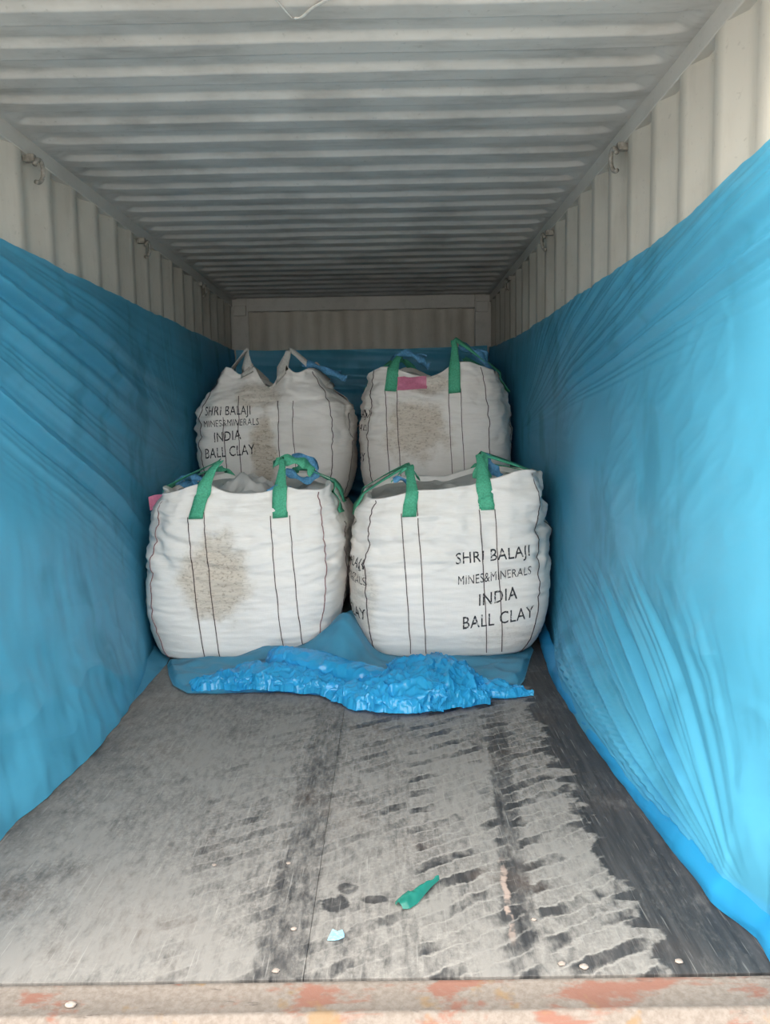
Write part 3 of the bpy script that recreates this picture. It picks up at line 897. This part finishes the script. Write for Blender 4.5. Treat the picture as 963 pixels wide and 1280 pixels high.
lp = b1.loop('front', 0.225, 'right', -0.14, (-0.335, 2.68, 1.07), 0.078, (0.15, 0.17), narrow=0.35)
b1.loop('back', 0.2, 'right', 0.2, (-0.33, 3.30, 0.99), 0.07, mat='green')
b1.loop('back', -0.2, 'left', 0.2, (-0.80, 3.30, 0.99), 0.07, mat='green')
b1.tie([(-0.955, 2.80, 0.945), (-0.90, 2.76, 0.972), (-0.84, 2.74, 0.975), (-0.78, 2.74, 0.955), (-0.82, 2.78, 0.935), (-0.90, 2.82, 0.93), (-0.952, 2.82, 0.945)], 0.045)
b1.tie([(-0.83, 2.70, 0.965), (-0.81, 2.66, 0.93), (-0.79, 2.63, 0.895), (-0.775, 2.62, 0.865)], 0.028, wdir=(1, 0, 0))
b1.tie([(-0.40, 2.72, 1.035), (-0.37, 2.70, 1.058), (-0.31, 2.69, 1.062), (-0.25, 2.70, 1.052), (-0.21, 2.72, 1.025), (-0.19, 2.74, 0.985)], 0.065, 'green', name='loop_fold', wdir=(0, 0.4, 1), parent=lp)
b1.tie([(-0.30, 2.74, 1.075), (-0.23, 2.75, 1.072), (-0.18, 2.76, 1.04), (-0.165, 2.77, 1.0), (-0.19, 2.77, 0.96), (-0.23, 2.76, 0.945), (-0.29, 2.75, 0.975), (-0.34, 2.75, 1.005)], 0.05, wdir=(0, 0.5, 1))
b1.tie([(-0.43, 2.56, 0.885), (-0.40, 2.53, 0.912), (-0.35, 2.52, 0.928), (-0.30, 2.52, 0.922), (-0.275, 2.54, 0.905)], 0.03)
# pouch hanging over the top edge
Vp = []
for i in range(9):
    for j in range(6):
        u, w = i / 8, j / 5
        Vp.append((-1.088 + 0.132 * u, 2.742 - 0.02 * w + 0.006 * math.sin(u * 5), 0.795 + 0.078 * w + 0.026 * u + 0.004 * math.sin(u * 6)))
me = quads_mesh('document_pouch', np.array(Vp), grid_faces(9, 6))
tag(link_mesh('document_pouch', me, M['pink'], b1.root), 'pink plastic document pouch')

# --- near bag with clear lettering
cx = 0.562
b2 = Bag('fr', (cx, 2.93), 0.012, 0.555, 0.515, 0.735, 0.905, ears=((-50, .045, 16), (-112, .01, 10), (-68, .015, 10), (-135, -.02, 14), (60, .03, 16), (120, .03, 16)),
         rs=0.85, shear=-0.035, tilt=0.05, seed=4, dents=((-38, .66, 11, .035, .045), (-20, .70, 12, .03, .03), (-140, .60, 12, .05, .02)), wr=1.0)
b2.build(mat_fabric('white_weave_lettered', [((0.10, 2.62, 0.35), (0.10, 0.25, 0.25), 0.35), ((0.88, 2.45, 0.12), (0.25, 0.3, 0.10), 0.25)], grime=0.18), 'white bulk bag with clear black stencil lettering, standing on the blue floor sheet')
b2.liner(0.05, 0.02, (0, 0))
for a, zt in ((-0.275, .775), (-0.195, .86), (0.125, .79), (0.205, .79)):
    b2.seam('front', a, zt, 0.03, lean=0.04)
b2.corner_seam(-135); b2.corner_seam(-45)
b2.seam('left', -0.15, .70, 0.05); b2.seam('right', -0.15, .70, 0.05)
lp1 = b2.loop('front', -0.220, 'left', -0.12, (0.335, 2.70, 1.02), 0.072, (0.125, 0.12), narrow=0.5, a2=-0.235)
lp2 = b2.loop('front', 0.148, 'right', -0.12, (0.722, 2.66, 1.075), 0.080, (0.14, 0.14), narrow=0.5, a2=0.168)
b2.loop('back', 0.2, 'right', 0.2, (0.80, 3.32, 0.99), 0.07)
b2.loop('back', -0.2, 'left', 0.2, (0.33, 3.32, 0.99), 0.07)
b2.tie([(0.24, 2.70, 0.935), (0.285, 2.68, 0.98), (0.325, 2.68, 1.012), (0.365, 2.68, 0.985), (0.392, 2.70, 0.94)], 0.03, 'green', 'loop_fold', (0, 1, 0.3), lp1)
b2.tie([(0.25, 2.66, 0.945), (0.29, 2.65, 0.955), (0.33, 2.63, 0.93), (0.35, 2.62, 0.90)], 0.035)
b2.tie([(0.685, 2.62, 0.95), (0.70, 2.62, 1.01), (0.715, 2.64, 1.062), (0.73, 2.64, 1.062), (0.745, 2.63, 1.0), (0.755, 2.62, 0.95)], 0.04, 'green', 'loop_fold', (1, 0, 0), lp2)
b2.tie([(0.735, 2.68, 1.065), (0.765, 2.69, 1.03), (0.80, 2.70, 0.985), (0.83, 2.70, 0.95)], 0.06, wdir=(1, 0, 0.5))
b2.lettering('front', [(TXT[0], 0.0, 0.385, .512, .545, .058), (TXT[1], 0.012, 0.395, .405, .445, .046), (TXT[2], 0.118, 0.318, .292, .325, .064), (TXT[3], 0.035, 0.41, .170, .215, .066)])
b2.lettering('left', [(TXT[0], -0.02, -0.42, .50, .48, .05), (TXT[1], 0.0, -0.42, .41, .39, .045), (TXT[3], -0.02, -0.40, .22, .20, .06)])

# --- far bags, two high
def far_lower(cx, seed, label):
    b = Bag('low', (cx, 4.22), 0.0, 0.555, 0.50, 0.62, 0.70, ears=(), rs=0.84, seed=seed, wr=0.7, rimnoise=0.004)
    b.build(mat_fabric('white_weave_low%d' % seed), label)
    b.liner(-0.025, 0.0, amp=0.006)
    for a in (-0.24, -0.16, 0.16, 0.24): b.seam('front', a, .60, .03)
    return b
far_lower(-0.562, 6, 'white bulk bag underneath the bag with two pinched white loops')
far_lower(0.562, 8, 'white bulk bag underneath the bag with the pink pouch between green straps')

b3 = Bag('bl', (-0.562, 4.22), 0.708, 0.548, 0.50, 0.66, 0.80, ears=((-105, .13, 9), (-71, .13, 9), (-130, .14, 15), (-48, .12, 14), (-88, -.01, 10), (60, .10, 18), (120, .10, 18), (180, .06, 20), (0, .06, 20)),
         rs=0.66, rot=-5, seed=3, shoulder=0.945, dents=((-95, .62, 20, .07, .03), (-60, .60, 12, .05, .015)), wr=1.1)
b3.build(mat_fabric('grey_weave_pinched', [((-0.60, 3.72, 1.06), (0.10, 0.35, 0.30), 0.9), ((-0.66, 3.80, 1.45), (0.20, 0.35, 0.10), 0.6)], grime=0.35), 'grubby bulk bag with two pinched white loops, stacked on top of another bag')
b3.liner(0.12, 0.0)
for a, zt in ((-0.27, .60), (-0.17, .74), (0.10, .70), (0.20, .70)):
    b3.seam('front', a, zt, 0.03, lean=0.02)
b3.corner_seam(-135); b3.corner_seam(-45); b3.seam('right', -0.15, .62, 0.05)
b3.loop('front', -0.125, 'left', -0.10, (-0.725, 3.93, 1.755), 0.10, (0.06, 0.05), 'white_strap', 0.38)
b3.loop('front', 0.115, 'right', -0.10, (-0.425, 3.93, 1.752), 0.10, (0.06, 0.05), 'white_strap', 0.35)
b3.loop('back', 0.15, 'right', 0.2, (-0.30, 4.5, 1.70), 0.06, mat='white_strap')
b3.loop('back', -0.15, 'left', 0.2, (-0.82, 4.5, 1.70), 0.06, mat='white_strap')
b3.tie([(-0.36, 4.0, 1.67), (-0.28, 3.98, 1.65), (-0.18, 3.95, 1.61), (-0.08, 3.93, 1.565), (-0.055, 3.93, 1.545)], 0.05)
b3.tie([(-0.34, 4.05, 1.69), (-0.25, 4.02, 1.645), (-0.15, 3.98, 1.605), (-0.09, 3.96, 1.60)], 0.035)
b3.lettering('front', [(TXT[0], -0.405, -0.085, .612, .615, .060), (TXT[1], -0.41, -0.03, .535, .545, .045), (TXT[2], -0.335, -0.145, .435, .455, .062), (TXT[3], -0.41, -0.055, .325, .355, .066)])

b4 = Bag('br', (0.570, 4.22), 0.708, 0.548, 0.50, 0.69, 0.86, ears=((-128, .06, 16), (-62, .075, 16), (-90, -.015, 14), (-40, .02, 12), (60, .10, 18), (120, .10, 18), (0, .03, 20)),
         rs=0.80, rot=-8, seed=9, n=2.9, dents=((-94, .76, 20, .045, .02), (-30, .68, 12, .03, .03)), wr=0.9)
b4.build(mat_fabric('grey_weave_pouch', [((0.42, 3.70, 1.18), (0.24, 0.4, 0.24), 0.75), ((0.50, 3.75, 1.50), (0.18, 0.4, 0.09), 0.6)], grime=0.3), 'grubby bulk bag with a pink pouch between two green straps, on another bag')
b4.liner(0.10, 0.0)
for a, zt in ((-0.30, .76), (-0.222, .76), (0.125, .76), (0.205, .76)):
    b4.seam('front', a, zt, 0.03, lean=0.03)
b4.corner_seam(-135); b4.corner_seam(-50); b4.seam('right', -0.1, .66, 0.05); b4.seam('left', -0.1, .66, 0.05)
b4.loop('front', -0.25, 'left', -0.1, (0.31, 3.98, 1.70), 0.080, (0.15, 0.12), narrow=0.6, a2=-0.262)
b4.loop('front', 0.165, 'right', -0.1, (0.69, 3.90, 1.80), 0.080, (0.185, 0.14), narrow=0.45)
b4.loop('back', 0.2, 'right', 0.2, (0.82, 4.55, 1.72), 0.07)
b4.loop('back', -0.2, 'left', 0.2, (0.33, 4.55, 1.72), 0.07)
b4.patch('document_pouch', 'front', -0.218, -0.025, .755, .845, 'pink', off=0.014)
b4.tie([(0.26, 3.98, 1.672), (0.31, 3.97, 1.71), (0.37, 3.96, 1.722), (0.44, 3.97, 1.69), (0.49, 3.98, 1.645), (0.52, 3.98, 1.63)], 0.05)
b4.tie([(0.40, 4.0, 1.70), (0.46, 4.0, 1.715), (0.50, 4.0, 1.70)], 0.02)
b4.tie([(0.72, 3.95, 1.775), (0.80, 3.97, 1.735), (0.87, 3.98, 1.69), (0.92, 3.98, 1.62), (0.93, 3.98, 1.58)], 0.06)
b4.tie([(0.80, 4.02, 1.72), (0.87, 4.02, 1.735), (0.915, 4.02, 1.71), (0.92, 4.02, 1.65)], 0.035)
b4.lettering('left', [(TXT[0], 0.18, -0.36, .60, .58, .055), (TXT[1], 0.18, -0.36, .51, .49, .045), (TXT[3], 0.18, -0.36, .30, .28, .06)])

# ------------------------------------------------------------------ blue sheet under the near bags, bunched at its front edge
def floor_sheet():
    root = empty('floor_sheet', (0, 2.5, 0))
    tag(root, 'blue plastic sheet on the floor under the near bags, front edge bunched up', 'plastic sheet')
    nx, ny = 230, 130
    U, T = np.meshgrid(np.linspace(0, 1, nx), np.linspace(0, 1, ny), indexing='ij')
    X = -0.955 + U * 1.955
    yf = np.interp(X, [-.956, -.90, -.832, -.731, -.3, 0.0, .5, .79, .86, .936, 1.0], [2.46, 2.28, 2.11, 1.985, 1.98, 1.90, 1.90, 1.93, 2.10, 2.40, 2.64])
    Y = yf + (3.45 - yf) * T
    Y = Y + 0.012 * perlin(X * 6, 1.0, 2.0) * (1 - T)
    front = 1 - sstep(2.42, 2.60, Y)
    Z = 0.006 + front * (0.010 + 0.018 * fbm(X * 4.0, Y * 4, 1.0, 3) + 0.020 * ridged(X * 3 + Y * 2, Y * 5, 4, 2) * sstep(0, 0.08, T))
    Z += 0.21 * np.exp(-((X - 0.0) / 0.105) ** 2) * sstep(2.15, 2.50, Y) * (1 - sstep(2.75, 3.1, Y))                 # pulled up between the bags
    rise = 0.07 * np.exp(-((X + 0.40) / 0.17) ** 2) + 0.035 * np.exp(-((X + 0.72) / 0.14) ** 2) + 0.10 * np.exp(-((X + 0.13) / 0.12) ** 2)
    Z += rise * sstep(2.2, 2.47, Y) * (1 - sstep(2.53, 2.62, Y))
    Z = np.maximum(Z, 0.003)
    Z = np.where(T < 0.02, np.minimum(Z, 0.012), Z)
    grid_obj('flat_layer', np.stack([X, Y, Z], -1), M['flat_film'], root)
    # bunched roll: a skin lofted over a path, crushed by ridged noise
    def roll(name, path, rx, rz, seed, amp, nu=420, nv=150, fr=7.0):
        c = catmull(path, 14); m = len(c)
        s_ = np.linspace(0, m - 1, nu); C = np.stack([np.interp(s_, np.arange(m), c[:, k]) for k in range(3)], -1)
        T_ = np.gradient(C, axis=0); T_ /= np.linalg.norm(T_, axis=1, keepdims=True)
        S_ = np.cross(T_, [0, 0, 1.0]); S_ /= np.linalg.norm(S_, axis=1, keepdims=True)
        RX = np.interp(np.linspace(0, 1, nu), np.linspace(0, 1, len(rx)), rx); RZ = np.interp(np.linspace(0, 1, nu), np.linspace(0, 1, len(rz)), rz)
        an = np.linspace(0, 2 * math.pi, nv, endpoint=False)
        V = C[:, None, :] + S_[:, None, :] * (RX[:, None] * np.cos(an)[None, :])[..., None]
        V[..., 2] += RZ[:, None] * np.maximum(np.sin(an), -0.25)[None, :]
        x, y, z = V[..., 0], V[..., 1], V[..., 2]
        q = fr * 1.9
        wx, wy = x + 0.03 * perlin(x * 6, y * 6, seed), y + 0.03 * perlin(x * 6, y * 6, seed + 9)
        r1 = 0.7 * ridged(x * fr + seed, y * fr, z * fr * 1.3, 1) + 0.5 * ridged(wx * q, wy * q * 0.7, z * q, 3)
        r2 = 0.6 * ridged(x * fr + seed + 31, y * fr + 9, z * fr * 1.3, 1) + 0.6 * ridged(wx * q + 17, wy * q, z * q, 3)
        r3 = 0.7 * ridged(x * fr * 0.9 + seed + 57, y * fr * 0.9 + 3, z * fr, 1) + 0.5 * ridged(wx * q + 41, wy * q, z * q, 3)
        dirs = S_[:, None, :] * np.cos(an)[None, :, None]
        V = V + dirs * (amp * 1.1 * (r1 - 0.4))[..., None]
        V[..., 0] += amp * 0.7 * (r3 - 0.4)
        V[..., 2] += amp * (r2 - 0.25) * (np.sin(an)[None, :] > -0.2)
        low = 1 - sstep(0.01, 0.05, V[..., 2])                      # the film spreads out where it meets the floor
        V = V + dirs * (0.030 * low * (0.4 + perlin(x * 9 + seed, y * 9, 2.0)))[..., None]
        V[..., 2] = np.maximum(V[..., 2], 0.006 + 0.006 * np.cos(an)[None, :])
        endt = np.minimum(np.linspace(0, 1, nu), 1 - np.linspace(0, 1, nu))
        F = grid_faces(nu, nv, True)
        return link_mesh(name, quads_mesh(name, V, F), M['crumple'], root, smooth=True)
    roll('bunched_edge', [(-0.74, 2.06, .012), (-0.62, 2.09, .025), (-0.48, 2.12, .035), (-0.34, 2.10, .04), (-0.20, 2.06, .03), (-0.05, 1.97, .025), (0.04, 1.90, .01)],
         [.03, .06, .10, .12, .12, .10, .05, .02], [.012, .03, .045, .055, .05, .045, .03, .01], 3.0, 0.024, fr=8.5)
    roll('bunched_edge', [(-0.05, 1.93, .015), (0.10, 1.86, .03), (0.25, 1.85, .045), (0.38, 1.90, .05), (0.50, 1.88, .05), (0.60, 1.85, .03), (0.66, 1.84, .015)],
         [.04, .11, .17, .24, .24, .18, .09, .03], [.02, .045, .07, .105, .11, .075, .035, .012], 9.0, 0.030, fr=7.5)
    roll('bunched_edge', [(0.52, 1.88, .02), (0.62, 1.91, .025), (0.70, 1.93, .022), (0.78, 1.92, .015), (0.86, 1.89, .008)],
         [.06, .08, .085, .05, .012], [.03, .04, .035, .02, .006], 15.0, 0.016, nu=220, nv=100, fr=9)
    # twisted rope of film from between the bags to the bunch
    roll('twisted_fold', [(-0.36, 2.36, .05), (-0.33, 2.30, .085), (-0.24, 2.24, .085), (-0.10, 2.16, .07), (0.05, 2.06, .06), (0.18, 1.98, .06), (0.28, 1.93, .05)],
         [.035, .07, .085, .085, .075, .06, .03], [.02, .05, .055, .055, .05, .04, .02], 21.0, 0.014, nu=320, nv=120, fr=5)
    roll('twisted_fold', [(-0.36, 2.42, .04), (-0.355, 2.32, .09), (-0.32, 2.22, .075), (-0.24, 2.14, .05), (-0.14, 2.06, .03)],
         [.03, .05, .05, .045, .02], [.02, .035, .035, .03, .01], 27.0, 0.010, nu=220, nv=100, fr=6)
floor_sheet()

# ------------------------------------------------------------------ litter on the floor
def leaf_scrap():
    n, m = 26, 14
    U, W = np.meshgrid(np.linspace(0, 1, n), np.linspace(-1, 1, m), indexing='ij')
    ax = np.array([0.235, 0.272]); d = np.array([0.110, 0.128])
    pr = np.array([d[1], -d[0]]) / np.hypot(*d)
    half = 0.026 * np.interp(U, [0, .06, .25, .5, .75, 1], [.45, .95, 1.0, .62, .28, .10])
    X = ax[0] + d[0] * U + pr[0] * half * W; Y = ax[1] + d[1] * U + pr[1] * half * W
    Z = 0.004 + 0.016 * (1 - W ** 2) * np.interp(U, [0, .3, 1], [.7, 1, .5]) + 0.006 * ridged(X * 35, Y * 35, 1, 2) * (1 - W ** 2)
    return grid_obj('plastic_scrap', np.stack([X, Y, np.maximum(Z, 0.002)], -1), M['scrap_green'])
tag(leaf_scrap(), 'crumpled leaf-shaped green plastic scrap lying on the dusty floor', 'scrap')

sc = [(0.058, 0.142), (0.073, 0.138), (0.084, 0.143), (0.098, 0.150), (0.098, 0.163), (0.092, 0.178), (0.080, 0.174), (0.068, 0.181), (0.063, 0.165)]
Vs = [(x, y, 0.002 + 0.002 * (k % 2)) for k, (x, y) in enumerate(sc)] + [(x, y, 0.0045 + 0.002 * (k % 2)) for k, (x, y) in enumerate(sc)]
k = len(sc)
Fs = [list(range(k))[::-1], list(range(k, 2 * k))] + [[i, (i + 1) % k, k + (i + 1) % k, k + i] for i in range(k)]
tag(mesh_obj('torn_scrap', Vs, Fs, M['scrap_blue'], smooth=False), 'small torn pale blue scrap lying on the dusty floor', 'scrap')

def crumb(x, y, r, z=0.0):
    bm = bmesh.new()
    bmesh.ops.create_icosphere(bm, subdivisions=2, radius=1.0)
    for v in bm.verts:
        q = 1 + 0.35 * float(perlin(v.co.x * 1.7 + x * 40, v.co.y * 1.7 + y * 40, v.co.z * 1.7))
        v.co = Vector((x + v.co.x * r * q * 1.2, y + v.co.y * r * q, z + r * 0.42 + v.co.z * r * 0.45 * q))
    me = bpy.data.meshes.new('clay_crumb'); bm.to_mesh(me); bm.free()
    return tag(link_mesh('clay_crumb', me, M['clay']), 'flat crumb of pale dry clay lying on the rusty door sill' if y < 0 else 'small flat crumb of pale dry clay on the dusty floor near the sill', 'clay crumb', 'crumbs of dry clay')
for x, y, r, z in ((-0.053, 0.032, .010, 0), (0.608, 0.043, .010, 0), (-0.489, -0.069, .014, -0.002), (0.657, 0.03, .012, 0), (0.879, 0.045, .011, 0),
                (0.574, 0.215, .008, 0), (-0.08, 0.498, .008, 0), (-0.293, 0.495, .008, 0), (-0.03, 0.19, .009, 0)):
    crumb(x, y, r * 0.75, z)
